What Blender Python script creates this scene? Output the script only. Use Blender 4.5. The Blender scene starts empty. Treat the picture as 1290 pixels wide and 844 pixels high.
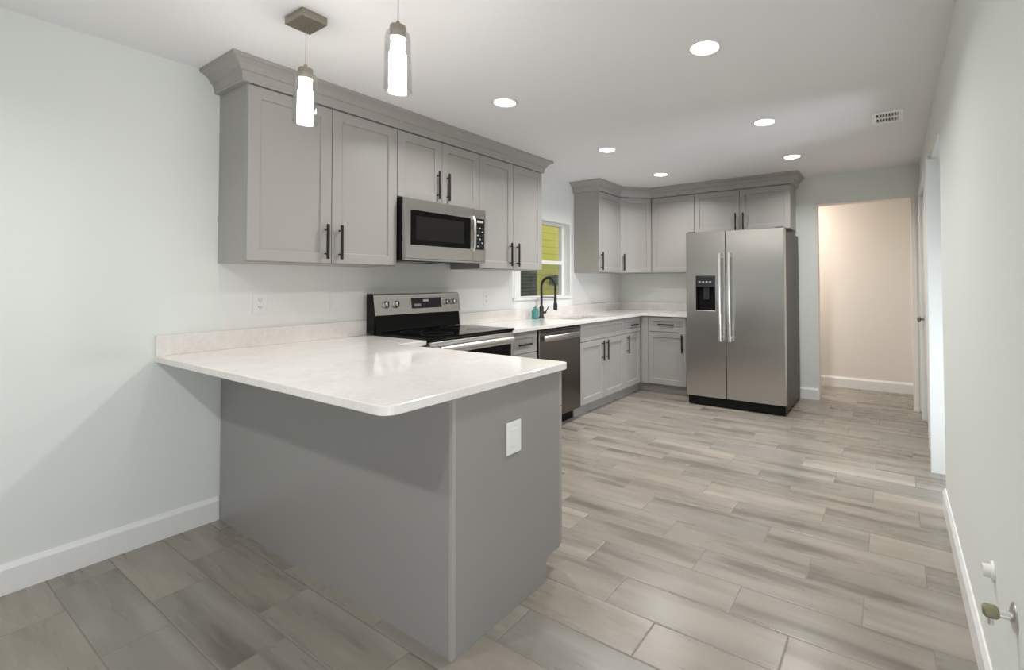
import bpy, bmesh, math, random
from mathutils import Vector, Matrix
random.seed(4)
S = bpy.context.scene
C = S.collection

# ------------------------------------------------------------------ camera
CAM = (3.124061735, -1.106789211, 1.271038111)
YAW, PITCH, ROLL = 0.554729353, 0.021427475, -0.003788711
FPX, CX, CY = 594.797, 755.448, 343.313
cam_d = bpy.data.cameras.new('camera')
cam = bpy.data.objects.new('camera', cam_d); C.objects.link(cam)
fw = Vector((-math.sin(YAW)*math.cos(PITCH), math.cos(YAW)*math.cos(PITCH), math.sin(PITCH)))
r0 = Vector((math.cos(YAW), math.sin(YAW), 0)); u0 = r0.cross(fw)
rt = r0*math.cos(ROLL) + u0*math.sin(ROLL); up = -r0*math.sin(ROLL) + u0*math.cos(ROLL)
cam.matrix_world = Matrix((( rt.x, up.x, -fw.x, CAM[0]), (rt.y, up.y, -fw.y, CAM[1]), (rt.z, up.z, -fw.z, CAM[2]), (0, 0, 0, 1)))
cam_d.sensor_fit = 'HORIZONTAL'; cam_d.sensor_width = 36.0
cam_d.lens = FPX/1290*36.0
cam_d.shift_x = (645-CX)/1290; cam_d.shift_y = (CY-422)/1290
cam_d.clip_start = 0.02
S.camera = cam

# ------------------------------------------------------------------ world, exposure, daylight
S.view_settings.view_transform = 'Standard'; S.view_settings.look = 'None'
S.view_settings.gamma = 1.0; S.view_settings.use_curve_mapping = False
S.view_settings.exposure = -0.12
DOWNLIGHT_W = 12.5
DOWNLIGHT_SPREAD = 150
PENDANT_E = 58.0
DAYLIGHT_W = 2.0
UPLIGHT_W = 26.0
SIDE_W = 20.0
HALL_W = 23.0
w = bpy.data.worlds.new('sky'); S.world = w; w.use_nodes = True
bg = w.node_tree.nodes['Background']; bg.inputs[0].default_value = (0.86, 0.94, 1.0, 1); bg.inputs[1].default_value = 1.15
S.cycles.max_bounces = 10; S.cycles.diffuse_bounces = 6; S.cycles.glossy_bounces = 4
S.cycles.transparent_max_bounces = 12; S.cycles.use_denoising = True
S.cycles.sample_clamp_indirect = 4.0; S.cycles.caustics_reflective = False; S.cycles.caustics_refractive = False

def area(name, loc, rot, sx, sy, power, col, spread=None, shape='RECTANGLE', parent=None):
    l = bpy.data.lights.new(name, 'AREA'); l.shape = shape; l.size = sx
    if shape == 'RECTANGLE': l.size_y = sy
    l.energy = power; l.color = col
    if spread: l.spread = math.radians(spread)
    o = bpy.data.objects.new(name, l); C.objects.link(o); o.location = loc; o.rotation_euler = rot
    if parent: o.parent = parent
    return o
# daylight through the patio door in the right wall, behind the camera's shoulder
area('daylight', (3.42, -1.45, 1.15), (0, math.radians(90), 0), 2.0, 1.9, DAYLIGHT_W, (0.82, 0.92, 1.0))
# added uplight low in that doorway, to brighten the ceiling; no patio is built
area('added_uplight', (3.44, -1.45, .10), (0, math.radians(143), 0), .45, 1.9, UPLIGHT_W, (0.96, 0.97, 1.0))
# window of the side room beyond the passage
area('side_daylight', (4.46, 2.12, .7), (0, math.radians(90), 0), 1.0, .5, SIDE_W, (0.84, 0.92, 1.0), 110)

# ------------------------------------------------------------------ materials
def mat(name, col, rough=0.5, metal=0.0, spec=0.5, emit=None, estr=0.0, coat=0.0):
    m = bpy.data.materials.new(name); m.use_nodes = True
    b = m.node_tree.nodes['Principled BSDF']
    b.inputs['Base Color'].default_value = (*col, 1); b.inputs['Roughness'].default_value = rough
    b.inputs['Metallic'].default_value = metal; b.inputs['Specular IOR Level'].default_value = spec
    b.inputs['Coat Weight'].default_value = coat
    if emit: b.inputs['Emission Color'].default_value = (*emit, 1); b.inputs['Emission Strength'].default_value = estr
    return m
class N:
    """tiny node helper"""
    def __init__(s, m): s.t = m.node_tree; s.b = s.t.nodes['Principled BSDF']
    def n(s, typ, **kw):
        x = s.t.nodes.new(typ)
        for k, v in kw.items(): setattr(x, k, v)
        return x
    def l(s, a, b): s.t.links.new(a, b)
    def math(s, op, a, b=None, c=None):
        x = s.n('ShaderNodeMath', operation=op)
        for i, v in enumerate((a, b, c)):
            if v is None: continue
            if isinstance(v, (int, float)): x.inputs[i].default_value = v
            else: s.l(v, x.inputs[i])
        return x.outputs[0]
    def mixc(s, f, a, b, mode='MIX'):
        x = s.n('ShaderNodeMix', data_type='RGBA', blend_type=mode)
        for i, v in ((0, f), (6, a), (7, b)):
            if isinstance(v, (int, float)): x.inputs[i].default_value = v
            elif isinstance(v, tuple): x.inputs[i].default_value = (*v, 1)
            else: s.l(v, x.inputs[i])
        return x.outputs[2]
    def coord(s): return s.n('ShaderNodeTexCoord').outputs['Object']
    def xyz(s, v):
        x = s.n('ShaderNodeSeparateXYZ'); s.l(v, x.inputs[0]); return x.outputs
    def comb(s, x, y, z):
        k = s.n('ShaderNodeCombineXYZ')
        for i, v in enumerate((x, y, z)):
            if isinstance(v, (int, float)): k.inputs[i].default_value = v
            else: s.l(v, k.inputs[i])
        return k.outputs[0]
    def noise(s, vec, scale, detail=3, rough=.5):
        x = s.n('ShaderNodeTexNoise'); x.inputs['Scale'].default_value = scale
        x.inputs['Detail'].default_value = detail; x.inputs['Roughness'].default_value = rough
        s.l(vec, x.inputs['Vector']); return x.outputs[0]
    def ramp(s, f, stops):
        x = s.n('ShaderNodeValToRGB'); e = x.color_ramp.elements
        while len(e) < len(stops): e.new(0.5)
        for el, (p, c) in zip(e, stops): el.position = p; el.color = (*c, 1)
        x.color_ramp.interpolation = 'EASE'
        s.l(f, x.inputs[0]); return x.outputs[0]
    def bump(s, h, strength, dist=.002):
        x = s.n('ShaderNodeBump'); x.inputs['Strength'].default_value = strength; x.inputs['Distance'].default_value = dist
        s.l(h, x.inputs['Height']); s.l(x.outputs[0], s.b.inputs['Normal'])

def paint(name, col, rough=.6):
    m = mat(name, col, rough, spec=.3); k = N(m); c = k.coord()
    n1 = k.noise(c, 1.3, 2); f = k.math('MULTIPLY', k.math('SUBTRACT', n1, .5), .06)
    k.l(k.mixc(k.math('ADD', f, .03), col, tuple(x*.8 for x in col)), k.b.inputs['Base Color'])
    k.bump(k.noise(c, 180, 2), .06, .001)
    return m
M = {}
M['wall_green'] = paint('wall_paint_pale_green', (.765, .80, .77))
M['wall_white'] = paint('wall_paint_white', (.80, .80, .785))
M['hall_wall'] = paint('hall_wall_paint', (.82, .775, .735))
M['ceiling'] = paint('ceiling_paint', (.87, .865, .885), .8)
M['trim'] = mat('white_trim_paint', (.82, .82, .81), .35)
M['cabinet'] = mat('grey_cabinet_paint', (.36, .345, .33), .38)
M['panel'] = mat('grey_cabinet_paint_shaded', (.285, .278, .268), .34)  # cabinet grey darkened, so the shade on the peninsula panels sits in the colour
M['cab_in'] = mat('cabinet_underside', (.30, .28, .26), .6)
M['bronze'] = mat('dark_bronze', (.035, .028, .026), .38, .7)
M['black'] = mat('black_plastic', (.007, .007, .007), .4, spec=.15)
M['blackglass'] = mat('black_glass', (.005, .005, .005), .06, spec=.12)
M['meshblack'] = mat('black_oven_mesh', (.010, .0095, .009), .5, spec=.15)
M['ring'] = mat('burner_print', (.05, .05, .05), .3)
M['mattblack'] = mat('matte_black_metal', (.018, .022, .022), .4, .3)
M['chrome'] = mat('polished_steel', (.78, .77, .75), .28, 1)
M['nickel'] = mat('brushed_nickel', (.36, .33, .27), .38, 1)
M['plate'] = mat('white_plastic', (.80, .80, .79), .35)
M['ventwhite'] = mat('white_enamel', (.92, .92, .92), .3)
M['slot'] = mat('dark_slot', (.03, .03, .03), .6)
M['brass'] = mat('aged_brass', (.34, .32, .22), .4, .8)
M['grey_plastic'] = mat('dark_display', (.02, .02, .025), .15)
M['lettering'] = mat('pale_lettering', (.5, .52, .52), .4)
M['soapglass'] = mat('teal_bottle', (.07, .25, .23), .2)
def steel(name, col, rough, axis):
    m = mat(name, col, rough, 1.0); k = N(m); c = k.coord(); x, y, z = k.xyz(c)
    v = k.comb(k.math('MULTIPLY', x, 1.5), k.math('MULTIPLY', y, 1.5), k.math('MULTIPLY', z, 700))
    n = k.noise(v, 1.0, 1)
    k.l(k.mixc(n, tuple(q*.97 for q in col), tuple(q*1.03 for q in col)), k.b.inputs['Base Color'])
    k.b.inputs['Anisotropic'].default_value = .5
    return m
M['steel'] = steel('brushed_steel', (.56, .545, .53), .27, 'z')
M['darksteel'] = steel('dark_brushed_steel', (.19, .168, .15), .28, 'z')
M['fridge_side'] = mat('fridge_side_paint', (.045, .036, .031), .42, .2)

m = mat('white_quartz', (.78, .74, .70), .10); k = N(m); c = k.coord(); M['quartz'] = m
n1 = k.noise(c, 5, 5, .6); n2 = k.noise(c, 42, 3, .6)
col = k.mixc(k.ramp(n1, [(.35, (0, 0, 0)), (.65, (1, 1, 1))]), (.80, .772, .742), (.745, .712, .682))
col = k.mixc(k.ramp(n2, [(.42, (0, 0, 0)), (.62, (.5, .5, .5))]), col, (.84, .815, .78))
k.l(col, k.b.inputs['Base Color'])

# wood-look porcelain planks: 0.66 x 0.19 m, laid along x with a one-third stagger
m = mat('wood_look_tile', (.4, .37, .33), .3); k = N(m); M['floor'] = m
x, y, z = k.xyz(k.coord())
PL, PW = .66, .19
ry = k.math('DIVIDE', k.math('SUBTRACT', y, .525), PW); row = k.math('FLOOR', ry)
xs = k.math('DIVIDE', k.math('ADD', k.math('SUBTRACT', x, .15), k.math('MULTIPLY', row, .22)), PL); cell = k.math('FLOOR', xs)
fy = k.math('SUBTRACT', ry, row); fx = k.math('SUBTRACT', xs, cell)
wn = k.n('ShaderNodeTexWhiteNoise', noise_dimensions='2D'); k.l(k.comb(row, cell, 0), wn.inputs['Vector'])
rnd = wn.outputs['Value']
off = k.math('MULTIPLY', rnd, 37.0)
sv = k.comb(k.math('ADD', k.math('MULTIPLY', x, 1.1), off), k.math('MULTIPLY', y, 10), off)
streak = k.noise(sv, 1.0, 3, .5)
sv2 = k.comb(k.math('ADD', k.math('MULTIPLY', x, 2.2), off), k.math('MULTIPLY', y, 5.5), off)
cloud = k.noise(sv2, 1.0, 3, .5)
fine = k.noise(k.comb(k.math('MULTIPLY', x, 9), k.math('MULTIPLY', y, 120), off), 1.0, 3, .6)
base = k.ramp(streak, [(.30, (.115, .10, .083)), (.47, (.265, .243, .214)), (.70, (.375, .348, .313))])
base = k.mixc(k.math('MULTIPLY', k.math('SUBTRACT', 1.0, cloud), .55), base, (.25, .238, .208))
tone = k.ramp(rnd, [(0, (.84, .845, .835)), (.35, (.96, .95, .93)), (.7, (1.0, .965, .92)), (1, (1.12, 1.085, 1.04))])
base = k.mixc(1.0, base, tone, 'MULTIPLY')
base = k.mixc(k.math('MULTIPLY', fine, .22), base, (.24, .215, .18))
ex = k.math('MULTIPLY', k.math('MINIMUM', fx, k.math('SUBTRACT', 1.0, fx)), PL)
ey = k.math('MULTIPLY', k.math('MINIMUM', fy, k.math('SUBTRACT', 1.0, fy)), PW)
edge = k.math('MINIMUM', ex, ey)
gr = k.math('LESS_THAN', edge, .0023)
k.l(k.mixc(gr, base, (.20, .185, .165)), k.b.inputs['Base Color'])
k.l(k.math('ADD', k.math('MULTIPLY', gr, .4), k.math('ADD', k.math('MULTIPLY', streak, .12), .22)), k.b.inputs['Roughness'])
mr = k.n('ShaderNodeMapRange'); mr.inputs[1].default_value = .0; mr.inputs[2].default_value = .005
k.l(edge, mr.inputs[0])
k.bump(k.math('ADD', mr.outputs[0], k.math('MULTIPLY', fine, .08)), .5, .0018)

# neighbouring house siding
m = mat('yellow_siding', (.62, .60, .06), .6); k = N(m); M['siding'] = m
x, y, z = k.xyz(k.coord())
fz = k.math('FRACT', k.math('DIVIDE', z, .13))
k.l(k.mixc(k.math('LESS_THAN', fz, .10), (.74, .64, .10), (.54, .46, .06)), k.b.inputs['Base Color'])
M['grass'] = mat('grass', (.12, .2, .05), .9)
M['louvre'] = mat('dark_shutter', (.06, .065, .03), .5)

def mixshader(name, fac, glossy_rough=.02, tint=(1, 1, 1)):
    m = bpy.data.materials.new(name); m.use_nodes = True; t = m.node_tree; t.nodes.clear()
    o = t.nodes.new('ShaderNodeOutputMaterial'); mx = t.nodes.new('ShaderNodeMixShader')
    a = t.nodes.new('ShaderNodeBsdfTransparent'); a.inputs[0].default_value = (*tint, 1)
    g = t.nodes.new('ShaderNodeBsdfGlossy'); g.inputs['Roughness'].default_value = glossy_rough
    f = t.nodes.new('ShaderNodeFresnel'); ge = t.nodes.new('ShaderNodeNewGeometry')
    mr = t.nodes.new('ShaderNodeMapRange'); mr.inputs[3].default_value = 1.45; mr.inputs[4].default_value = 1/1.45
    t.links.new(ge.outputs['Backfacing'], mr.inputs[0]); t.links.new(mr.outputs[0], f.inputs[0])
    ad = t.nodes.new('ShaderNodeMath'); ad.operation = 'ADD'; ad.inputs[1].default_value = fac
    t.links.new(f.outputs[0], ad.inputs[0]); t.links.new(ad.outputs[0], mx.inputs[0])
    t.links.new(a.outputs[0], mx.inputs[1]); t.links.new(g.outputs[0], mx.inputs[2]); t.links.new(mx.outputs[0], o.inputs[0])
    return m
M['glass'] = mixshader('window_glass', 0.0)
M['shadeglass'] = mixshader('clear_shade_glass', .10, .05, (.93, .94, .93))
M['screen'] = mixshader('insect_screen', .0, .6, (.86, .87, .85))
M['lamp'] = mat('lit_downlight_lens', (.9, .9, .9), .5, emit=(1, .97, .93), estr=14)
M['halllamp'] = mat('lit_hall_lens', (.9, .9, .9), .5, emit=(1, .8, .6), estr=5)
M['frost'] = mat('lit_frosted_glass', (.9, .9, .9), .5, emit=(1, .92, .85), estr=PENDANT_E)

# ------------------------------------------------------------------ mesh helpers
def BM(): return bmesh.new()
def box(bm, x0, x1, y0, y1, z0, z1):
    v = [bm.verts.new(p) for p in ((x0,y0,z0),(x1,y0,z0),(x1,y1,z0),(x0,y1,z0),(x0,y0,z1),(x1,y0,z1),(x1,y1,z1),(x0,y1,z1))]
    for f in ((0,3,2,1),(4,5,6,7),(0,1,5,4),(1,2,6,5),(2,3,7,6),(3,0,4,7)): bm.faces.new([v[i] for i in f])
    return bm
def prism(bm, pts, z0, z1, axis='z'):
    """extrude a closed 2D outline; axis says which world axis is the extrusion"""
    def P(a, b, h): return {'z': (a, b, h), 'y': (a, h, b), 'x': (h, a, b)}[axis]
    lo = [bm.verts.new(P(a, b, z0)) for a, b in pts]; hi = [bm.verts.new(P(a, b, z1)) for a, b in pts]
    n = len(pts)
    for i in range(n): bm.faces.new((lo[i], lo[(i+1) % n], hi[(i+1) % n], hi[i]))
    bm.faces.new(lo[::-1]); bm.faces.new(hi)
    return bm
def tube(bm, pts, r, seg=12, cap=True):
    pts = [Vector(p) for p in pts]; rs = r if isinstance(r, (list, tuple)) else [r]*len(pts)
    rings = []; ref = None
    for i, p in enumerate(pts):
        d = (pts[min(i+1, len(pts)-1)] - pts[max(i-1, 0)]).normalized()
        if ref is None: ref = Vector((0, 0, 1)) if abs(d.z) < .9 else Vector((1, 0, 0))
        a = (ref - d*ref.dot(d)).normalized(); b = d.cross(a); ref = a
        rings.append([bm.verts.new(p + (a*math.cos(t) + b*math.sin(t))*rs[i]) for t in [2*math.pi*j/seg for j in range(seg)]])
    for q, s in zip(rings, rings[1:]):
        for j in range(seg): bm.faces.new((q[j], q[(j+1) % seg], s[(j+1) % seg], s[j]))
    if cap: bm.faces.new(rings[0][::-1]); bm.faces.new(rings[-1])
    return bm
def lathe(bm, c, prof, seg=32, axis='z'):
    """prof: (radius, height) pairs; ends closed when radius is 0"""
    rings = []
    def P(r, t, h):
        a, b = r*math.cos(t), r*math.sin(t)
        o = {'z': (a, b, h), 'x': (h, a, b), 'y': (a, h, b)}[axis]
        return (c[0]+o[0], c[1]+o[1], c[2]+o[2])
    for r, h in prof:
        if r < 1e-6: rings.append([bm.verts.new(P(0, 0, h))])
        else: rings.append([bm.verts.new(P(r, 2*math.pi*j/seg, h)) for j in range(seg)])
    for q, s in zip(rings, rings[1:]):
        for j in range(seg):
            j2 = (j+1) % seg
            if len(q) == 1 and len(s) == 1: continue
            if len(q) == 1: bm.faces.new((q[0], s[j], s[j2]))
            elif len(s) == 1: bm.faces.new((q[j], q[j2], s[0]))
            else: bm.faces.new((q[j], q[j2], s[j2], s[j]))
    return bm
def base_of(o):
    p = Vector((0, 0, 0))
    while o: p += Vector(o.location); o = o.parent
    return p
def obj(name, bm, m, parent=None, bevel=0.0, smooth=False, loc=None, segs=2):
    """ONE mesh object; bm is in world coordinates, its origin goes to loc or the parent's base"""
    base = base_of(parent) if parent else Vector(loc or (0, 0, 0))
    bmesh.ops.recalc_face_normals(bm, faces=bm.faces)
    bmesh.ops.translate(bm, verts=bm.verts, vec=-base)
    me = bpy.data.meshes.new(name); bm.to_mesh(me); bm.free()
    for x in (m if isinstance(m, (list, tuple)) else [m]): me.materials.append(x)
    o = bpy.data.objects.new(name, me); C.objects.link(o)
    if parent: o.parent = parent
    else: o.location = base
    if smooth:
        for p in me.polygons: p.use_smooth = True
        me.set_sharp_from_angle(angle=math.radians(40))
    if bevel:
        b = o.modifiers.new('edge', 'BEVEL'); b.width = bevel; b.segments = segs; b.limit_method = 'ANGLE'; b.angle_limit = math.radians(40)
    return o
def tag(o, label, cat, group=None):
    o['label'] = label; o['category'] = cat
    if group: o['group'] = group
    return o
def thing(name, label, cat, loc, group=None):
    o = bpy.data.objects.new(name, None); C.objects.link(o); o.location = loc; o.empty_display_size = .1
    return tag(o, label, cat, group)
def struct(name, bm, m, parent=None, bevel=0.0):
    o = obj(name, bm, m, parent, bevel)
    if not parent: o['kind'] = 'structure'
    return o

# ------------------------------------------------------------------ room shell
H = 2.42; XR = 3.36; YB = 4.48; YR = -3.8; YH = 5.30; XE = 4.6
T = .12
WY0, WY1, WZ0, WZ1 = 2.33, 3.294, 1.10, 1.935          # kitchen window
OX0, OX1, OZ = 2.43, 3.30, 2.115                        # opening to the hall
PY0, PY1 = 2.15, 2.755                                  # passage in the right wall
DY0, DY1 = 3.32, 4.16                                   # closed door in the right wall
struct('floor', box(BM(), -.02, XE, YR-.1, YH+.1, -.1, 0), M['floor'])
struct('ceiling', box(BM(), -.02, XE, YR-.1, YH+.1, H, H+.1), M['ceiling'])
b = BM(); box(b, -.132, 0, YR-.1, 0, 0, H)
box(b, -.132, 0, 0, WY0, 0, H); box(b, -.132, 0, WY1, YH+.1, 0, H); box(b, -.132, 0, WY0, WY1, 0, WZ0); box(b, -.132, 0, WY0, WY1, WZ1, H)
wl = struct('wall_left', b, [M['wall_green'], M['wall_white']])
for i, p in enumerate(wl.data.polygons): p.material_index = 0 if i < 6 else 1
b = BM(); box(b, 0, OX0, YB, YB+T, 0, H); box(b, OX0, OX1, YB, YB+T, OZ, H); box(b, OX1, XR, YB, YB+T, 0, H)
struct('wall_back', b, M['wall_green'])
b = BM(); box(b, XR, XR+T, YR-.1, -2.5, 0, H); box(b, XR, XR+T, -2.5, -.4, 2.1, H); box(b, XR, XR+T, -.4, PY0, 0, H); box(b, XR, XR+T, PY0, PY1, OZ, H); box(b, XR, XR+T, PY1, DY0, 0, H)
box(b, XR, XR+T, DY0, DY1, OZ-.05, H); box(b, XR, XR+T, DY1, YH+.1, 0, H)
struct('wall_right', b, M['wall_green'])
struct('wall_hall', box(BM(), 0, XR, YH, YH+.1, 0, H), M['hall_wall'])
b = BM(); box(b, XE-.1, XE, .9, 4.2, 0, H); box(b, XR+T, XE-.1, .9, 1.0, 0, H); box(b, XR+T, XE-.1, 4.1, 4.2, 0, H)
struct('wall_side_room', b, M['wall_green'])
struct('wall_rear', box(BM(), 0, XR, YR-.1, YR, 0, H), M['wall_green'])
# patio door in the right wall, behind the camera's shoulder
b = BM()
for y0, y1 in ((-2.5, -2.44), (-1.48, -1.42), (-.46, -.4)): box(b, XR+.02, XR+.08, y0, y1, 0, 2.1)
box(b, XR+.02, XR+.08, -2.44, -.46, 0, .05); box(b, XR+.02, XR+.08, -2.44, -.46, 2.05, 2.1)
struct('door_3', b, M['trim'])
def skirt(name, x0, x1, y0, y1, nx, ny, m='trim', h=.122):
    """baseboard along a wall with an eased top; (nx, ny) points into the room"""
    t = .015; pr = [(0, 0), (t, 0), (t, h-.02), (t*.55, h-.006), (t*.4, h), (0, h)]
    b = BM()
    if nx: prism(b, [(x0+nx*a, z) for a, z in pr], y0, y1, 'y')
    else: prism(b, [(y0+ny*a, z) for a, z in pr], x0, x1, 'x')
    return struct(name, b, M[m])
skirt('baseboard_left', 0, 0, YR, -.001, 1, 0)
skirt('baseboard_right', XR, XR, -.4, PY0, -1, 0)
skirt('baseboard_right_middle', XR, XR, PY1+.07, DY0-.07, -1, 0)
skirt('baseboard_back', 2.0, OX0, YB, YB, 0, -1)
skirt('baseboard_hall', 0, XR, YH, YH, 0, -1)
# jambs and casings
b = BM(); box(b, XR-.035, XR+T, PY1-.012, PY1-.001, 0, OZ-.02); box(b, XR-.035, XR-.018, PY1-.001, PY1+.02, 0, OZ); box(b, XR-.018, XR, PY1+.02, PY1+.075, 0, OZ+.06)
box(b, XR-.004, XR+T, PY0, PY1, OZ-.02, OZ)
struct('trim_1', b, M['trim'], bevel=.002)
b = BM(); box(b, XR-.018, XR, DY0-.065, DY0, 0, OZ+.015); box(b, XR-.018, XR, DY1, DY1+.065, 0, OZ+.015); box(b, XR-.018, XR, DY0, DY1, OZ-.05, OZ+.015)
struct('trim_2', b, M['trim'], bevel=.002)
b = BM(); box(b, OX0-.002, OX0+.012, YB-.003, YB+T+.003, 0, OZ); box(b, OX1-.012, OX1+.03, YB-.012, YB+T+.003, 0, OZ); box(b, OX0, OX1, YB-.003, YB+T+.003, OZ-.012, OZ)
struct('trim_3', b, M['hall_wall'])
# closed door
b = BM(); box(b, XR+.012, XR+.05, DY0+.005, DY1-.012, .008, OZ-.056)
dr = struct('door_1', b, M['trim'], bevel=.002)
b = BM()
for z0, z1 in ((.2, .95), (1.08, 1.92)):
    for y0, y1 in ((DY0+.12, (DY0+DY1)/2-.05), ((DY0+DY1)/2+.05, DY1-.12)): box(b, XR+.004, XR+.013, y0, y1, z0, z1)
obj('raised_panel', b, M['trim'], dr, bevel=.004)
b = BM(); lathe(b, (XR+.012, DY1-.09, .93), [(0, -.062), (.018, -.06), (.027, -.05), (.027, -.042), (.012, -.03), (.01, -.008), (.028, -.006), (.028, 0), (0, 0)], 20, 'x')
obj('door_knob', b, M['nickel'], dr, smooth=True)

# kitchen window (single hung) in the left wall
GX = -.10
b = BM(); f = .05
g = .20   # jamb stile plus side sash stile on the range side
box(b, GX-.03, GX+.02, WY0, WY0+.11, WZ0, WZ1); box(b, GX-.02, GX+.03, WY0+.112, WY0+g, WZ0, WZ1); box(b, GX-.03, GX+.02, WY1-f, WY1, WZ0, WZ1)
box(b, GX-.03, GX+.02, WY0+g, WY1-f, WZ1-.03, WZ1); box(b, GX-.03, GX+.02, WY0+g, WY1-f, WZ0, WZ0+.035)
win = struct('window_1', b, M['trim'], bevel=.002)
b = BM(); box(b, GX-.02, GX+.025, WY0+g, WY1-f, 1.475, 1.515); obj('meeting_rail', b, M['trim'], win, bevel=.002)
obj('window_sill', box(BM(), GX+.02, .018, WY0, WY1, WZ0-.0, WZ0+.022), M['trim'], win, bevel=.003)
obj('upper_pane', box(BM(), GX-.008, GX-.004, WY0+g, WY1-f, 1.515, WZ1-.03), M['glass'], win)
obj('lower_pane', box(BM(), GX+.004, GX+.008, WY0+g, WY1-f, WZ0+.035, 1.475), M['glass'], win)
obj('insect_screen', box(BM(), GX-.026, GX-.024, WY0+g, WY1-f, WZ0+.035, 1.475), M['screen'], win)

# ------------------------------------------------------------------ cabinets
Z3 = Vector((0, 0, 1))
FACE = {'x': (Vector((0, 1, 0)), Vector((1, 0, 0))), '-y': (Vector((1, 0, 0)), Vector((0, -1, 0))),
        'd': (Vector((1, 1, 0)).normalized(), Vector((1, -1, 0)).normalized()), 'y': (Vector((-1, 0, 0)), Vector((0, 1, 0)))}
def shaker(org, face, w_, h_, rail=.057, t=.02, rec=.009):
    """recessed-panel front: org is its lower left back corner"""
    U, Nn = FACE[face]; o = Vector(org); b = BM()
    def ring(i, n): return [b.verts.new(o + U*u + Z3*v + Nn*n) for u, v in ((i, i), (w_-i, i), (w_-i, h_-i), (i, h_-i))]
    rs = [ring(0, 0), ring(0, t-.0015), ring(.0015, t), ring(rail, t), ring(rail+.004, t-.003), ring(rail+.005, t-rec)]
    for p, q in zip(rs, rs[1:]):
        for j in range(4): b.faces.new((p[j], p[(j+1) % 4], q[(j+1) % 4], q[j]))
    b.faces.new(rs[0][::-1]); b.faces.new(rs[-1])
    return b
def slab(org, face, w_, h_, t=.02):
    U, Nn = FACE[face]; o = Vector(org); b = BM()
    def ring(i, n): return [b.verts.new(o + U*u + Z3*v + Nn*n) for u, v in ((i, i), (w_-i, i), (w_-i, h_-i), (i, h_-i))]
    rs = [ring(0, 0), ring(0, t-.002), ring(.002, t)]
    for p, q in zip(rs, rs[1:]):
        for j in range(4): b.faces.new((p[j], p[(j+1) % 4], q[(j+1) % 4], q[j]))
    b.faces.new(rs[0][::-1]); b.faces.new(rs[-1])
    return b
def pull(org, face, u, v, length=.2, vertical=True, t=.02):
    """bar pull: bar on two posts, centred on (u, v) of a front"""
    U, Nn = FACE[face]; c = Vector(org) + U*u + Z3*v + Nn*t; d = Z3 if vertical else U; b = BM()
    tube(b, [c + Nn*.03 - d*length/2, c + Nn*.03 + d*length/2], .0085, 10)
    for s in (-1, 1): tube(b, [c - Nn*.001 + d*s*(length/2-.03), c + Nn*.03 + d*s*(length/2-.03)], .005, 8)
    return b
def front(cab, name, org, face, w_, h_, hnd=None, rail=.057, plain=False):
    g = .0018
    U, Nn = FACE[face]; o2 = Vector(org) + U*g + Z3*g
    d = obj(name, (slab(o2, face, w_-2*g, h_-2*g) if plain else shaker(o2, face, w_-2*g, h_-2*g, rail)), M['cabinet'], cab)
    if hnd:
        u, v, ln, vert = hnd
        obj('handle', pull(org, face, u, v, ln, vert), M['bronze'], d, smooth=True)
    return d

UZ0, UZ1 = 1.385, 2.315     # wall cabinets
UD = .32                     # carcass depth; doors add 20 mm
def upper(label, y0, y1, z0, doors):
    t = thing('wall_cabinet', label, 'cabinet', (0, y0, z0))
    obj('body', box(BM(), .001, UD, y0, y1, z0, UZ1), M['cabinet'], t, bevel=.0015)
    n = len(doors); wd = (y1-y0)/n
    for i, hu in enumerate(doors):
        front(t, 'door', (UD, y0+i*wd, z0+.004), 'x', wd, UZ1-z0-.022, (hu if hu > 0 else wd+hu, .125, .2, True))
    return t
YA, YM0, YM1, YC = -.018, .84, 1.575, 2.362
upper('tall grey two-door wall cabinet at the left end above the peninsula', YA, YM0-.001, UZ0, [-.035, .045])
upper('short grey two-door wall cabinet directly above the microwave', YM0, YM1-.001, 1.846, [-.045, .045])
upper('grey two-door wall cabinet between the microwave and the window', YM1, YC, UZ0, [-.045, .045])

Y2 = 3.372; YD = 3.87; XD = .61; YF = YB-UD      # second run: narrow, diagonal corner, back wall
t = thing('wall_cabinet', 'narrow grey one-door wall cabinet on the far side of the window', 'cabinet', (0, Y2, UZ0))
obj('body', box(BM(), .001, UD, Y2, YD-.001, UZ0, UZ1), M['cabinet'], t, bevel=.0015)
front(t, 'door', (UD, Y2, UZ0+.004), 'x', YD-Y2, UZ1-UZ0-.022, (.045, .125, .2, True))
t = thing('wall_cabinet', 'grey wall cabinet with a diagonal door in the corner of the kitchen', 'cabinet', (0, YD, UZ0))
YDF = YB-UD; e = .02*math.sqrt(2)
prism_pts = [(.001, YD), (UD, YD), (XD, YDF), (XD, YB-.001), (.001, YB-.001)]
obj('body', prism(BM(), prism_pts, UZ0, UZ1), M['cabinet'], t, bevel=.0015)
dw = math.hypot(XD-UD, YDF-YD)
front(t, 'door', (UD+.006, YD+.006, UZ0+.004), 'd', dw-.016, UZ1-UZ0-.022, (.045, .125, .2, True))
t = thing('wall_cabinet', 'grey one-door wall cabinet between the corner cabinet and the refrigerator', 'cabinet', (XD, YB, UZ0))
obj('body', box(BM(), XD+.001, 1.17, YF, YB-.001, UZ0, UZ1), M['cabinet'], t, bevel=.0015)
front(t, 'door', (XD+.016, YF, UZ0+.004), '-y', 1.17-XD-.016, UZ1-UZ0-.022, (1.17-XD-.06, .125, .2, True))
t = thing('wall_cabinet', 'short wide grey two-door wall cabinet above the refrigerator', 'cabinet', (1.171, YB, 1.83))
obj('body', box(BM(), 1.171, 2.226, YF, YB-.001, 1.83, UZ1), M['cabinet'], t, bevel=.0015)
wd = (2.226-1.171)/2
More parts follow.
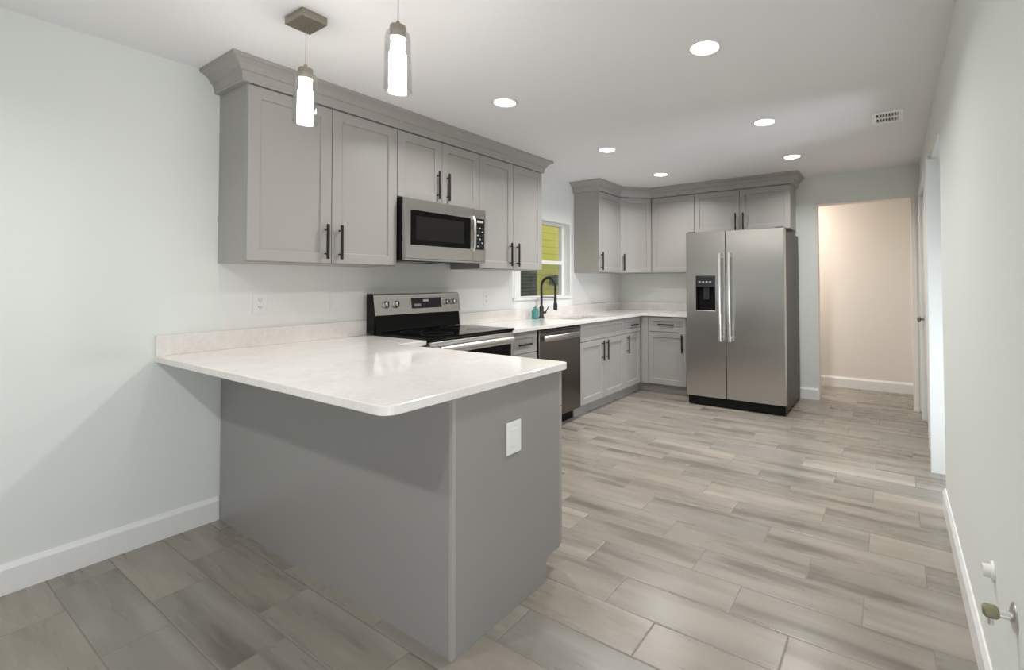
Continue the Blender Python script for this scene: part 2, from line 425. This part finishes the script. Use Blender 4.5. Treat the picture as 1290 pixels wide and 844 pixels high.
front(t, 'door', (1.171, YF, 1.834), '-y', wd, UZ1-1.83-.022, (wd-.042, .105, .19, True))
front(t, 'door', (1.171+wd, YF, 1.834), '-y', wd, UZ1-1.83-.022, (.042, .105, .19, True))

def crown(label, path):
    prof = [(-.03, 2.304), (.022, 2.304), (.026, 2.310), (.026, 2.318), (.034, 2.352), (.044, 2.356), (.046, 2.366), (.058, 2.384), (.080, 2.399), (.090, 2.401), (.092, 2.419), (-.03, 2.419)]
    P = [Vector(p) for p in path]; b = BM(); rings = []
    nr = []
    for a, c in zip(P, P[1:]):
        d = (c-a).normalized(); nr.append(Vector((d.y, -d.x)))
    for i, p in enumerate(P):
        if i == 0: m_ = nr[0]
        elif i == len(P)-1: m_ = nr[-1]
        else:
            s = nr[i-1]+nr[i]; m_ = s / (1+nr[i-1].dot(nr[i]))
        rings.append([b.verts.new((p.x+m_.x*o, p.y+m_.y*o, z)) for o, z in prof])
    n = len(prof)
    for q, s in zip(rings, rings[1:]):
        for j in range(n): b.faces.new((q[j], q[(j+1) % n], s[(j+1) % n], s[j]))
    b.faces.new(rings[0][::-1]); b.faces.new(rings[-1])
    return tag(obj('crown_molding', b, M['cabinet'], loc=(P[0].x, P[0].y, 2.304)), label, 'molding')
# paths run so that the outer side is on the right of travel
crown('stepped grey crown moulding on top of the microwave-side wall cabinets', [(.001, YA), (UD, YA), (UD, YC), (.001, YC)])
crown('stepped grey crown moulding over the corner cabinets and refrigerator', [(.001, Y2), (UD, Y2), (UD, YD), (XD, YF), (2.226, YF), (2.226, YB-.001)])

# ------------------------------------------------------------------ peninsula
CZ0, CZ1 = .884, .914
L = 1.852
t = thing('peninsula_cabinet', 'long grey peninsula base cabinet standing against the left wall', 'cabinet', (0, 0, 0))
b = BM(); box(b, .016, L-.02, .019, .60, .102, CZ0-.001); box(b, .016, L-.02, .019, .507, 0, .102); box(b, .016, .585, .60, .832, .102, CZ0-.001); box(b, .016, .53, .507, .832, 0, .102)
obj('body', b, M['cabinet'], t)
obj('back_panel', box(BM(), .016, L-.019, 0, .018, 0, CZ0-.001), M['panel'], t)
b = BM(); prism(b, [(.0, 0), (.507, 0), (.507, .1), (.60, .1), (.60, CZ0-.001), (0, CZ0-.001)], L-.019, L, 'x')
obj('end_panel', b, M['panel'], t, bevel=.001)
obj('corner_trim', box(BM(), L-.018, L+.002, -.003, .012, 0, CZ0-.001), M['cabinet'], t, bevel=.002)
xs_ = [L, 1.44, 1.03, .62]
for a, c in zip(xs_, xs_[1:]):
    front(t, 'drawer', (a, .601, .72), 'y', a-c, .155, ((a-c)/2, .08, .16, False), .04)
    front(t, 'door', (a, .601, .105), 'y', a-c, .61, (.05, .48, .2, True))
def arc(cx, cy, r, a0, a1, n=8): return [(cx+r*math.cos(a0+(a1-a0)*i/n), cy+r*math.sin(a0+(a1-a0)*i/n)) for i in range(n+1)]
hp = math.pi/2; CR = 1.880; r = .045
pts = [(.001, -.27)] + arc(CR-r, -.27+r, r, -hp, 0) + arc(CR-.03, .637-.03, .03, 0, hp) + [(.652, .637), (.652, .833), (.001, .833)]
ct = tag(obj('countertop', prism(BM(), pts, CZ0, CZ1), M['quartz'], loc=(0, 0, CZ0), bevel=.003), 'warm white quartz worktop of the peninsula, overhanging its grey panel', 'countertop')
obj('backsplash', box(BM(), .001, .021, -.27, .833, CZ1, CZ1+.102), M['quartz'], ct, bevel=.002)

# ------------------------------------------------------------------ base cabinets along the sink wall and back wall
BX = .59       # carcass face
def base(name, label, y0, y1):
    t = thing(name, label, 'cabinet', (0, y0, 0))
    b = BM(); box(b, .024, BX, y0, y1, .102, CZ0-.001)
    obj('body', b, M['cabinet'], t, bevel=.001)
    obj('toe_kick', box(BM(), .024, .535, y0, y1, 0, .101), M['cabinet'], t)
    return t
R0, R1 = .838, 1.604           # range
S0, S1 = 1.607, 1.962          # small drawer unit
D0, D1 = 1.966, 2.586          # dishwasher
K0, K1 = 2.590, 3.470          # sink base
E1 = 3.862                     # drawer base end
t = base('drawer_cabinet', 'slim grey drawer base cabinet between the range and the dishwasher', S0, S1)
front(t, 'drawer', (BX, S0, .705), 'x', S1-S0, .172, ((S1-S0)/2, .075, .15, False), .045)
front(t, 'door', (BX, S0, .105), 'x', S1-S0, .597, (.05, .47, .2, True))
t = base('sink_cabinet', 'grey sink base cabinet with two doors under a blank drawer front', K0, K1-.001)
front(t, 'drawer_front', (BX, K0, .705), 'x', K1-K0, .172, None, .045)
wd = (K1-K0)/2
front(t, 'door', (BX, K0, .105), 'x', wd, .597, (wd-.042, .48, .2, True))
front(t, 'door', (BX, K0+wd, .105), 'x', wd, .597, (.042, .48, .2, True))
t = base('base_cabinet', 'narrow grey base cabinet with drawer and door beside the sink cabinet', K1, E1)
front(t, 'drawer', (BX, K1, .705), 'x', E1-K1-.02, .172, ((E1-K1)/2, .085, .15, False), .045)
front(t, 'door', (BX, K1, .105), 'x', E1-K1-.02, .597, (.05, .48, .2, True))
YK = 3.89                      # face of the back-wall base run
t = thing('base_cabinet', 'grey base cabinet with drawer and door beside the refrigerator', 'cabinet', (.6, YB, 0))
b = BM(); box(b, .024, 1.255, YK, YB-.024, .102, CZ0-.001); box(b, .024, BX, E1+.001, YK, .102, CZ0-.001)
obj('body', b, M['cabinet'], t, bevel=.001)
b = BM(); box(b, .536, 1.255, YK+.055, YB-.024, 0, .101); box(b, .024, .535, E1+.001, YB-.024, 0, .101)
obj('toe_kick', b, M['cabinet'], t)
obj('filler_strip', box(BM(), .612, .70, YK-.02, YK-.001, .105, .875), M['cabinet'], t, bevel=.001)
front(t, 'drawer', (.702, YK, .705), '-y', .465, .172, (.232, .085, .19, False), .045)
front(t, 'door', (.702, YK, .105), '-y', .465, .597, (.465-.042, .48, .2, True))
obj('filler_panel', box(BM(), 1.169, 1.255, YK-.02, YK-.001, .105, .875), M['cabinet'], t, bevel=.001)

# worktop with sink cut-out
SX0, SX1, SY0, SY1 = .15, .53, 2.66, 3.30
def rrect(x0, x1, y0, y1, r):
    return arc(x1-r, y0+r, r, -hp, 0, 4) + arc(x1-r, y1-r, r, 0, hp, 4) + arc(x0+r, y1-r, r, hp, 2*hp, 4) + arc(x0+r, y0+r, r, 2*hp, 3*hp, 4)
b = BM()
outer = [(.001, R1+.002), (.648, R1+.002), (.648, YK-.045), (1.262, YK-.045), (1.262, YB-.001), (.001, YB-.001)]
eds = []
for loop in (outer, rrect(SX0, SX1, SY0, SY1, .03)):
    vs = [b.verts.new((x, y, CZ0)) for x, y in loop]
    eds += [b.edges.new((vs[i], vs[(i+1) % len(vs)])) for i in range(len(vs))]
bmesh.ops.triangle_fill(b, edges=eds, use_beauty=True, use_dissolve=False)
ex_ = bmesh.ops.extrude_face_region(b, geom=list(b.faces))
bmesh.ops.translate(b, verts=[v for v in ex_['geom'] if isinstance(v, bmesh.types.BMVert)], vec=(0, 0, CZ1-CZ0))
ct = tag(obj('countertop', b, M['quartz'], loc=(0, R1, CZ0), bevel=.002), 'L-shaped white quartz worktop around the sink and into the corner', 'countertop')
b = BM(); box(b, .001, .021, R1+.002, YB-.001, CZ1, CZ1+.102); box(b, .021, 1.262, YB-.021, YB-.001, CZ1, CZ1+.102)
obj('backsplash', b, M['quartz'], ct, bevel=.002)
t = thing('sink', 'undermount steel sink set into the white worktop below the window', 'sink', ((SX0+SX1)/2, (SY0+SY1)/2, .70))
b = BM()
lo = rrect(SX0+.012, SX1-.012, SY0+.012, SY1-.012, .04); hi = rrect(SX0-.006, SX1+.006, SY0-.006, SY1+.006, .03); fl = rrect(SX0-.03, SX1+.03, SY0-.03, SY1+.03, .03)
rings = [[b.verts.new((x, y, z)) for x, y in lp] for lp, z in ((fl, CZ0-.003), (hi, CZ0-.003), (lo, .71))]
n = len(lo)
for q, s in zip(rings, rings[1:]):
    for j in range(n): b.faces.new((q[j], q[(j+1) % n], s[(j+1) % n], s[j]))
b.faces.new(rings[-1])
ob = obj('basin', b, M['steel'], t); md = ob.modifiers.new('wall', 'SOLIDIFY'); md.thickness = .0015
b = BM(); lathe(b, ((SX0+SX1)/2, (SY0+SY1)/2, .712), [(0, 0), (.045, 0), (.042, .004), (.02, .003), (0, .002)], 24)
obj('drain', b, M['chrome'], t, smooth=True)

# faucet
fx_, fy_ = .085, 2.672
t = thing('faucet', 'tall matte black spring faucet behind the sink', 'faucet', (fx_, fy_, CZ1))
b = BM(); lathe(b, (fx_, fy_, CZ1), [(0, .0005), (.027, .0005), (.027, .012), (.022, .018), (.022, .11), (.017, .12), (.014, .125), (0, .125)], 24)
obj('base', b, M['mattblack'], t, smooth=True)
b = BM(); rr = .088; zt = 1.235
path = [(fx_, fy_, 1.03), (fx_, fy_, 1.13)] + [(fx_+rr-rr*math.cos(a), fy_, zt+rr*math.sin(a)) for a in [math.pi*i/16 for i in range(17)]] + [(fx_+2*rr, fy_, 1.13)]
tube(b, path, .0105, 14)
obj('neck', b, M['mattblack'], t, smooth=True)
b = BM(); turns = 46; pp = []
Pv = [Vector(p) for p in path]; seg_ = [(Pv[i+1]-Pv[i]).length for i in range(len(Pv)-1)]; tot = sum(seg_)
for i in range(turns*8):
    s_ = tot*i/(turns*8-1); j = 0
    while j < len(seg_)-1 and s_ > seg_[j]: s_ -= seg_[j]; j += 1
    d = (Pv[j+1]-Pv[j]).normalized(); p = Pv[j]+d*min(s_, seg_[j]); yv = Vector((0, 1, 0)); sd = d.cross(yv); a = 2*math.pi*i/8
    pp.append(p + (yv*math.cos(a)+sd*math.sin(a))*.0125)
tube(b, pp, .003, 5)
obj('spring', b, M['mattblack'], t, smooth=True)
b = BM(); lathe(b, (fx_+2*rr, fy_, 1.0), [(0, 0), (.017, 0), (.02, .008), (.02, .055), (.0145, .075), (.0145, .135), (0, .135)], 20)
obj('spray_head', b, M['mattblack'], t, smooth=True)
b = BM(); tube(b, [(fx_, fy_, 1.128), (fx_+2*rr-.014, fy_, 1.128)], .005, 10)
obj('support_arm', b, M['mattblack'], t, smooth=True)
b = BM(); tube(b, [(fx_, fy_, .965), (fx_+.01, fy_+.055, .97)], .012, 12); tube(b, [(fx_+.01, fy_+.05, .97), (fx_+.04, fy_+.07, 1.03)], .005, 8)
obj('lever', b, M['mattblack'], t, smooth=True)
sx_, sy_ = .115, 2.535
t = thing('soap_bottle', 'small teal soap bottle on the worktop beside the black faucet', 'bottle', (sx_, sy_, CZ1))
b = BM(); lathe(b, (sx_, sy_, CZ1+.0005), [(0, 0), (.033, 0), (.036, .005), (.036, .075), (.03, .09), (.014, .098), (.014, .104), (0, .104)], 24)
obj('body', b, M['soapglass'], t, smooth=True)
b = BM(); lathe(b, (sx_, sy_, CZ1+.105), [(0, 0), (.016, 0), (.016, .012), (.005, .014), (.005, .028), (0, .028)], 16); tube(b, [(sx_-.004, sy_, CZ1+.13), (sx_+.035, sy_, CZ1+.128)], .005, 8)
obj('pump', b, M['soapglass'], t, smooth=True)

# ------------------------------------------------------------------ range
t = thing('electric_range', 'stainless steel electric range with black glass cooktop behind the peninsula', 'range', (0, R0, 0))
obj('body', box(BM(), .026, .635, R0, R1, .03, .909), M['black'], t, bevel=.003)
b = BM(); box(b, .085, .685, R0-.0, R1, .912, .930)
obj('cooktop', b, M['blackglass'], t, bevel=.005)
for cx_, cy_, rr_ in ((.23, R0+.2, .075), (.23, R1-.2, .095), (.50, R0+.2, .105), (.50, R1-.2, .08)):
    b = BM(); lathe(b, (cx_, cy_, .9302), [(rr_-.003, 0), (rr_, 0), (rr_, .0006), (rr_-.003, .0006), (rr_-.003, 0)], 40)
    obj('burner_ring', b, M['ring'], t)
b = BM(); prism(b, [(.024, .932), (.100, .932), (.086, 1.052), (.024, 1.052)], R0+.012, R1-.012, 'y')
obj('splash_glass', b, M['blackglass'], t, bevel=.002)
b = BM(); prism(b, [(.024, 1.045), (.108, 1.045), (.084, 1.19), (.072, 1.198), (.024, 1.198)], R0, R1-.012, 'y')
cp = obj('control_panel', b, M['steel'], t, bevel=.004)
obj('end_cap', prism(BM(), [(.024, .93), (.104, .93), (.110, 1.045), (.085, 1.193), (.072, 1.2), (.024, 1.2)], R0-.012, R0, 'y'), M['black'], t, bevel=.002)
sl = Vector((.145, 0, .024)).normalized()     # outward normal of the sloping fascia
def fas(y, s): return Vector((.108-.024*s, y, 1.045+.145*s))
def fasbox(y0, y1, s0, s1, h):
    b = BM(); q = [fas(y0, s0), fas(y1, s0), fas(y1, s1), fas(y0, s1)]
    lo = [b.verts.new(p - sl*.001) for p in q]; hi = [b.verts.new(p + sl*h) for p in q]
    for i in range(4): b.faces.new((lo[i], lo[(i+1) % 4], hi[(i+1) % 4], hi[i]))
    b.faces.new(lo[::-1]); b.faces.new(hi); return b
ds = obj('display', fasbox(1.135, 1.405, .27, .80, .003), M['grey_plastic'], t, bevel=.001)
obj('clock_digits', fasbox(1.235, 1.285, .60, .72, .0036), M['lettering'], ds)
for i in range(5): obj('key', fasbox(1.155+i*.012, 1.163+i*.012, .38, .5, .0036), M['lettering'], ds)
for y in (.925, 1.005, 1.455, 1.525):
    b = BM(); p = fas(y, .52)
    tube(b, [p - sl*.001, p + sl*.006, p + sl*.008, p + sl*.03, p + sl*.032], [.026, .026, .021, .019, .015], 24)
    kb = obj('knob', b, M['steel'], t, smooth=True)
    b = BM(); q = p + sl*.0325; box(b, q.x-.002, q.x+.004, q.y-.003, q.y+.003, q.z-.018, q.z+.018); obj('grip', b, M['black'], kb)
b = BM(); box(b, .636, .672, R0+.003, R1-.003, .20, .90)
od = obj('oven_door', b, M['steel'], t, bevel=.004)
obj('oven_window', box(BM(), .670, .675, R0+.03, R1-.03, .28, .815), M['blackglass'], od)
b = BM(); tube(b, [(.712, R0+.05, .855), (.718, R0+.2, .858), (.718, R1-.2, .858), (.712, R1-.05, .855)], .019, 14)
for y in (R0+.07, R1-.07): tube(b, [(.671, y, .855), (.714, y, .855)], .010, 10)
obj('handle', b, M['chrome'], od, smooth=True)
obj('vent_strip', box(BM(), .636, .668, R0+.003, R1-.003, .902, .911), M['black'], t)
b = BM(); box(b, .636, .668, R0+.003, R1-.003, .05, .195); obj('drawer', b, M['steel'], t, bevel=.004)
for y in (R0+.05, R1-.05):
    for x in (.08, .58):
        b = BM(); lathe(b, (x, y, 0), [(0, 0), (.02, 0), (.02, .03), (0, .03)], 12); obj('foot', b, M['black'], t)

# ------------------------------------------------------------------ microwave
MZ0, MZ1 = 1.425, 1.842; MY0, MY1 = YM0+.006, YM1-.012
t = thing('microwave', 'stainless steel over-the-range microwave with black glass door', 'microwave', (0, MY0, MZ0))
obj('body', box(BM(), .001, .385, MY0, MY1, MZ0, MZ1), M['black'], t, bevel=.002)
YQ = 1.432
b = BM(); box(b, .386, .42, MY0+.001, YQ, MZ0+.012, MZ1-.002)
dd = obj('door', b, M['steel'], t, bevel=.003)
obj('door_window', box(BM(), .419, .4225, .885, 1.405, 1.528, 1.762), M['blackglass'], dd, bevel=.001)
b = BM(); box(b, .4225, .4228, .925, 1.34, 1.565, 1.725); obj('cavity_mesh', b, M['meshblack'], dd)
b = BM(); tube(b, [(.43, 1.425, 1.515), (.445, 1.425, 1.545), (.449, 1.425, 1.65), (.445, 1.425, 1.745), (.43, 1.425, 1.775)], .011, 12)
for z in (1.53, 1.76): tube(b, [(.418, 1.425, z), (.438, 1.425, z)], .008, 8)
obj('handle', b, M['chrome'], dd, smooth=True)
b = BM(); box(b, .386, .42, YQ+.002, MY1-.001, MZ0+.012, MZ1-.002)
pn = obj('control_panel', b, M['steel'], t, bevel=.003)
obj('keypad', box(BM(), .4195, .4225, 1.456, 1.545, 1.528, 1.768), M['black'], pn)
obj('display', box(BM(), .4224, .4230, 1.470, 1.532, 1.735, 1.752), M['lettering'], pn)
for r_ in range(6):
    for c_ in range(3):
        obj('key', box(BM(), .4224, .4229, 1.471+c_*.023, 1.485+c_*.023, 1.548+r_*.028, 1.558+r_*.028), M['slot' if (r_+c_) % 3 else 'lettering'], pn)
b = BM(); box(b, .386, .416, MY0+.001, MY1-.001, MZ0, MZ0+.011); obj('bottom_trim', b, M['steel'], t)
for y0, y1 in ((.93, 1.16), (1.24, 1.47)): obj('grease_filter', box(BM(), .12, .30, y0, y1, MZ0-.004, MZ0), M['grey_plastic'], t)

# ------------------------------------------------------------------ dishwasher
t = thing('dishwasher', 'dark stainless dishwasher with curved bar handle beside the sink cabinet', 'dishwasher', (0, D0, 0))
obj('body', box(BM(), .03, .585, D0, D1, .102, CZ0-.003), M['black'], t)
obj('toe_kick', box(BM(), .03, .53, D0, D1, 0, .10), M['black'], t)
b = BM(); box(b, .586, .624, D0+.003, D1-.003, .105, .872)
dd = obj('door', b, M['darksteel'], t, bevel=.004)
b = BM(); box(b, .6235, .6255, D0+.006, D1-.006, .845, .868); obj('control_strip', b, M['grey_plastic'], dd)
b = BM()
yc_ = (D0+D1)/2
tube(b, [(.64+.03*(1-((i-8)/8)**2), D0+.045+(D1-D0-.09)*i/16, .80) for i in range(17)], .013, 12)
for v in b.verts: v.co.z = .80 + (v.co.z-.80)*1.9
for y in (D0+.06, D1-.06): tube(b, [(.622, y, .80), (.643, y, .80)], .010, 8)
obj('handle', b, M['steel'], dd, smooth=True)

# ------------------------------------------------------------------ refrigerator
FX0, FX1, FY = 1.280, 2.262, 3.60
t = thing('refrigerator', 'stainless steel side-by-side refrigerator with ice and water dispenser', 'refrigerator', (1.77, 4.0, 0))
b = BM(); box(b, FX0+.004, FX1-.004, FY+.075, 4.40, .03, 1.765)
obj('body', b, M['fridge_side'], t, bevel=.006)
b = BM(); box(b, FX0+.01, FX1-.01, FY+.02, FY+.075, .012, .095); obj('base_grille', b, M['black'], t, bevel=.003)
for x in (FX0+.06, FX1-.06):
    for y in (FY+.12, 4.3): obj('levelling_foot', lathe(BM(), (x, y, 0), [(0, 0), (.022, 0), (.022, .03), (0, .03)], 12), M['black'], t)
XS = 1.697
DX0, DX1, DZ0, DZ1 = 1.385, 1.590, .968, 1.338
b = BM()   # freezer door with the dispenser opening left free
box(b, FX0, DX0, FY, FY+.07, .10, 1.79); box(b, DX1, XS-.003, FY, FY+.07, .10, 1.79)
box(b, DX0, DX1, FY, FY+.07, .10, DZ0); box(b, DX0, DX1, FY, FY+.07, DZ1, 1.79)
bmesh.ops.remove_doubles(b, verts=b.verts, dist=1e-5)
d1 = obj('freezer_door', b, M['steel'], t)
b = BM(); box(b, XS+.003, FX1, FY, FY+.07, .10, 1.79)
d2 = obj('fridge_door', b, M['steel'], t, bevel=.006)
b = BM(); box(b, DX0, DX1, FY+.055, FY+.069, DZ0, DZ1); box(b, DX0, DX0+.008, FY-.003, FY+.055, DZ0, DZ1); box(b, DX1-.008, DX1, FY-.003, FY+.055, DZ0, DZ1)
box(b, DX0, DX1, FY-.003, FY+.055, DZ1-.008, DZ1)
dp = obj('dispenser', b, M['black'], d1)
obj('dispenser_panel', box(BM(), DX0+.008, DX1-.008, FY-.004, FY+.02, DZ1-.115, DZ1-.008), M['grey_plastic'], d1, bevel=.002)
obj('drip_tray', box(BM(), DX0, DX1, FY-.006, FY+.05, DZ0-.002, DZ0+.014), M['steel'], d1, bevel=.003)
b = BM(); box(b, 1.455, 1.52, FY+.025, FY+.05, 1.09, 1.225); obj('paddle', b, M['grey_plastic'], d1, bevel=.006)
for i in range(4): obj('key', box(BM(), DX0+.03+i*.038, DX0+.052+i*.038, FY-.0045, FY-.003, DZ1-.07, DZ1-.058), M['lettering'], d1)
for dr_, x in ((d1, XS-.047), (d2, XS+.047)):
    b = BM(); zs = [.68+ .885*i/20 for i in range(21)]
    tube(b, [(x, FY-.042-.022*math.sin(math.pi*i/20), z) for i, z in enumerate(zs)], .0165, 14)
    for z in (.715, 1.53): tube(b, [(x, FY+.002, z), (x, FY-.046, z)], .012, 10)
    obj('handle', b, M['chrome'], dr_, smooth=True)
for x in (FX0+.05, FX1-.05): obj('hinge_cover', box(BM(), x-.04, x+.04, FY+.02, FY+.14, 1.766, 1.80), M['black'], t, bevel=.004)

# ------------------------------------------------------------------ outlets, valve, vent
def outlet(label, c, face, wd=.072, h=.117, sockets=True, group=None):
    U, Nn = FACE[face] if face != '-x' else (Vector((0, -1, 0)), Vector((-1, 0, 0)))
    c = Vector(c); t = thing('wall_outlet', label, 'outlet', c, group)
    def plate(u, v, w_, h_, n0, n1):
        b = BM(); q = [c+U*(u-w_/2)+Z3*(v-h_/2), c+U*(u+w_/2)+Z3*(v-h_/2), c+U*(u+w_/2)+Z3*(v+h_/2), c+U*(u-w_/2)+Z3*(v+h_/2)]
        lo = [b.verts.new(p+Nn*n0) for p in q]; hi = [b.verts.new(p+Nn*n1) for p in q]
        for i in range(4): b.faces.new((lo[i], lo[(i+1) % 4], hi[(i+1) % 4], hi[i]))
        b.faces.new(lo[::-1]); b.faces.new(hi); return b
    obj('cover_plate', plate(0, 0, wd, h, .0005, .006), M['plate'], t, bevel=.002)
    if sockets:
        for v in (-.021, .021):
            s = obj('socket', plate(0, v, .034, .03, .006, .0085), M['plate'], t, bevel=.002)
            for u in (-.0065, .0065): obj('slot', plate(u, v+.003, .0025, .009, .0083, .0089), M['slot'], s)
            obj('slot', plate(0, v-.008, .005, .005, .0083, .0089), M['slot'], s)
    else: obj('rocker', plate(0, 0, .034, .067, .006, .0085), M['plate'], t, bevel=.001)
outlet('white wall outlet above the left part of the peninsula backsplash', (0, .185, 1.155), 'x')
outlet('white wall switch above the peninsula backsplash, close to the range', (0, .625, 1.155), 'x', sockets=False)
outlet('white wall outlet between the range and the kitchen window', (0, 1.98, 1.13), 'x')
outlet('white wall switch plate on the end panel of the grey peninsula', (L, .297, .668), 'x', .082, .125, sockets=False)
t = thing('pipe_fitting', 'small white round fitting with dark centre on the right wall above the valve', 'fitting', (XR, .655, .437))
b = BM(); lathe(b, (XR-.0005, .655, .437), [(0, -.007), (.02, -.007), (.026, -.006), (.028, 0), (0, 0)], 24, 'x'); obj('flange', b, M['plate'], t, smooth=True)
b = BM(); lathe(b, (XR-.007, .655, .437), [(0, -.010), (.010, -.010), (.011, -.02), (.017, -.02), (.018, 0), (0, 0)], 24, 'x'); obj('stub', b, M['plate'], t, smooth=True)
b = BM(); lathe(b, (XR-.0175, .655, .437), [(0, -.001), (.0095, -.001), (.0095, 0), (0, 0)], 16, 'x'); obj('opening', b, M['slot'], t)

t = thing('water_valve', 'small brass shutoff valve sticking out of the right wall', 'valve', (XR, .372, .475))
b = BM(); lathe(b, (XR-.0005, .372, .475), [(0, -.010), (.016, -.009), (.03, -.005), (.034, 0), (0, 0)], 24, 'x'); obj('escutcheon', b, M['chrome'], t, smooth=True)
b = BM(); tube(b, [(XR-.004, .372, .475), (XR-.03, .372, .475)], .009, 12); obj('stem', b, M['chrome'], t, smooth=True)
b = BM(); lathe(b, (XR-.028, .372, .475), [(0, -.034), (.010, -.034), (.0155, -.028), (.0155, -.008), (.011, -.002), (0, 0)], 10, 'x'); obj('valve_body', b, M['brass'], t, smooth=True)
b = BM(); tube(b, [(XR-.046, .372, .46), (XR-.046, .372, .445)], .006, 10); obj('outlet_nipple', b, M['chrome'], t, smooth=True)

t = thing('ceiling_vent', 'white rectangular air vent in the ceiling near the right wall', 'vent', (3.11, 2.71, H))
vx0, vx1, vy0, vy1 = 3.015, 3.205, 2.585, 2.845
obj('backing', box(BM(), vx0+.03, vx1-.03, vy0+.03, vy1-.03, H-.002, H-.0005), M['slot'], t)
b = BM(); z0, z1 = H-.012, H-.0005
box(b, vx0, vx0+.03, vy0, vy1, z0, z1); box(b, vx1-.03, vx1, vy0, vy1, z0, z1); box(b, vx0+.03, vx1-.03, vy0, vy0+.035, z0, z1); box(b, vx0+.03, vx1-.03, vy1-.035, vy1, z0, z1)
box(b, vx0+.03, vx1-.03, (vy0+vy1)/2-.012, (vy0+vy1)/2+.012, z0, z1)
obj('frame', b, M['ventwhite'], t, bevel=.002)
for i in range(7):
    x = vx0+.042+i*.0175
    b = BM(); prism(b, [(x, H-.003), (x+.002, H-.003), (x+.010, H-.011), (x+.008, H-.011)], vy0+.035, vy1-.035, 'y'); obj('louver', b, M['trim'], t)

# ------------------------------------------------------------------ lamps
def downlight(label, x, y):
    t = thing('ceiling_downlight', label, 'ceiling light', (x, y, H), 'recessed ceiling downlights')
    b = BM(); lathe(b, (x, y, H), [(.066, -.002), (.070, -.006), (.080, -.005), (.086, -.0005), (.066, -.0005), (.066, -.002)], 40); obj('trim_ring', b, M['plate'], t, smooth=True)
    b = BM(); lathe(b, (x, y, H), [(0, -.004), (.05, -.004), (.066, -.0015)], 40); obj('lens', b, M['lamp'], t, smooth=True)
    area('bulb', (0, 0, -.012), (0, 0, 0), .12, .12, DOWNLIGHT_W, (1, .985, .97), DOWNLIGHT_SPREAD, 'DISK', t)
for yy, wy in ((1.11, 'nearest the camera'), (2.38, 'in the middle'), (3.485, 'farthest away')):
    downlight(f'round recessed downlight {wy} of the left-hand row, on the cabinet side', 1.045, yy)
    downlight(f'round recessed downlight {wy} of the right-hand row, on the walkway side', 2.36, yy)

def pendant(label, x, y):
    t = thing('pendant_light', label, 'pendant light', (x, y, H), 'pendants over the peninsula')
    obj('canopy', box(BM(), x-.072, x+.072, y-.052, y+.052, H-.034, H-.0005), M['nickel'], t, bevel=.002)
    b = BM(); tube(b, [(x, y, H-.034), (x, y, 2.2)], .0018, 8); obj('cord', b, M['nickel'], t)
    b = BM(); lathe(b, (x, y, 0), [(0, 2.213), (.006, 2.213), (.008, 2.2), (.026, 2.196), (.028, 2.19), (.028, 2.166), (.030, 2.150), (0, 2.150)], 28); obj('socket_cap', b, M['nickel'], t, smooth=True)
    b = BM(); lathe(b, (x, y, 0), [(0, 2.149), (.023, 2.149), (.023, 2.108), (.029, 2.092), (.030, 1.978), (.028, 1.972), (0, 1.972)], 28); obj('inner_shade', b, M['frost'], t, smooth=True)
    b = BM(); lathe(b, (x, y, 0), [(.031, 2.172), (.040, 2.168), (.043, 2.15), (.047, 2.0), (.048, 1.962), (.044, 1.962), (.043, 2.0), (.039, 2.15), (.036, 2.164), (.031, 2.167), (.031, 2.172)], 32); obj('glass_shade', b, M['shadeglass'], t, smooth=True)
for x, sd in ((.95, 'left'), (2.3, 'right')): downlight(f'round recessed downlight of the dining area, {sd} one of two, nearer than the pendants', x, -1.45)
pendant('left pendant light with boxy nickel canopy hanging over the peninsula', .99, -.06)
pendant('right pendant light, brighter and nearer, hanging over the peninsula', 1.626, -.06)
t = thing('ceiling_lamp', 'warm round flush lamp on the hall ceiling', 'ceiling light', (1.75, 4.95, H))
b = BM(); lathe(b, (1.75, 4.95, H), [(0, -.05), (.09, -.045), (.14, -.02), (.15, -.0005), (0, -.0005)], 32); obj('diffuser', b, M['halllamp'], t, smooth=True)
area('bulb', (0, 0, -.07), (0, 0, 0), .22, .22, HALL_W, (1, .85, .75), 175, 'DISK', t)

# ------------------------------------------------------------------ outside the window
struct('ground_outside', box(BM(), -9, -.2, -6, 12, -.25, -.15), M['grass'])
HX = -2.3
t = thing('neighbor_house', 'yellow sided house seen through the kitchen window', 'house', (HX, 5, -.15))
obj('siding_wall', box(BM(), HX-.2, HX, -2, 9.6, -.15, 4.2), M['siding'], t)
b = BM(); wy0, wy1, wz0, wz1 = 4.98, 5.48, 1.02, 2.0
box(b, HX, HX+.03, wy0-.06, wy0, wz0-.06, wz1+.06); box(b, HX, HX+.03, wy1, wy1+.06, wz0-.06, wz1+.06); box(b, HX, HX+.03, wy0, wy1, wz1, wz1+.06); box(b, HX, HX+.04, wy0, wy1, wz0-.06, wz0)
nw = obj('window', b, M['siding'], t)
b = BM()
box(b, HX+.001, HX+.006, wy0, wy1, wz0, wz1)
for i in range(16): prism(b, [(HX+.006, wz0+i*.061), (HX+.028, wz0+i*.061), (HX+.024, wz0+i*.061+.03), (HX+.006, wz0+i*.061+.045)], wy0, wy1, 'y')
obj('shutter', b, M['louvre'], nw)
b = BM(); yl, zl = 5.915, 1.22
box(b, HX, HX+.02, yl-.05, yl+.05, zl+.02, zl+.18); box(b, HX+.02, HX+.08, yl-.012, yl+.012, zl+.15, zl+.17)
prism(b, [(yl-.06, zl+.16), (yl+.06, zl+.16), (yl+.02, zl+.20), (yl-.02, zl+.20)], HX+.05, HX+.15, 'x'); box(b, HX+.06, HX+.14, yl-.045, yl+.045, zl, zl+.16)
obj('wall_lantern', b, M['louvre'], t)
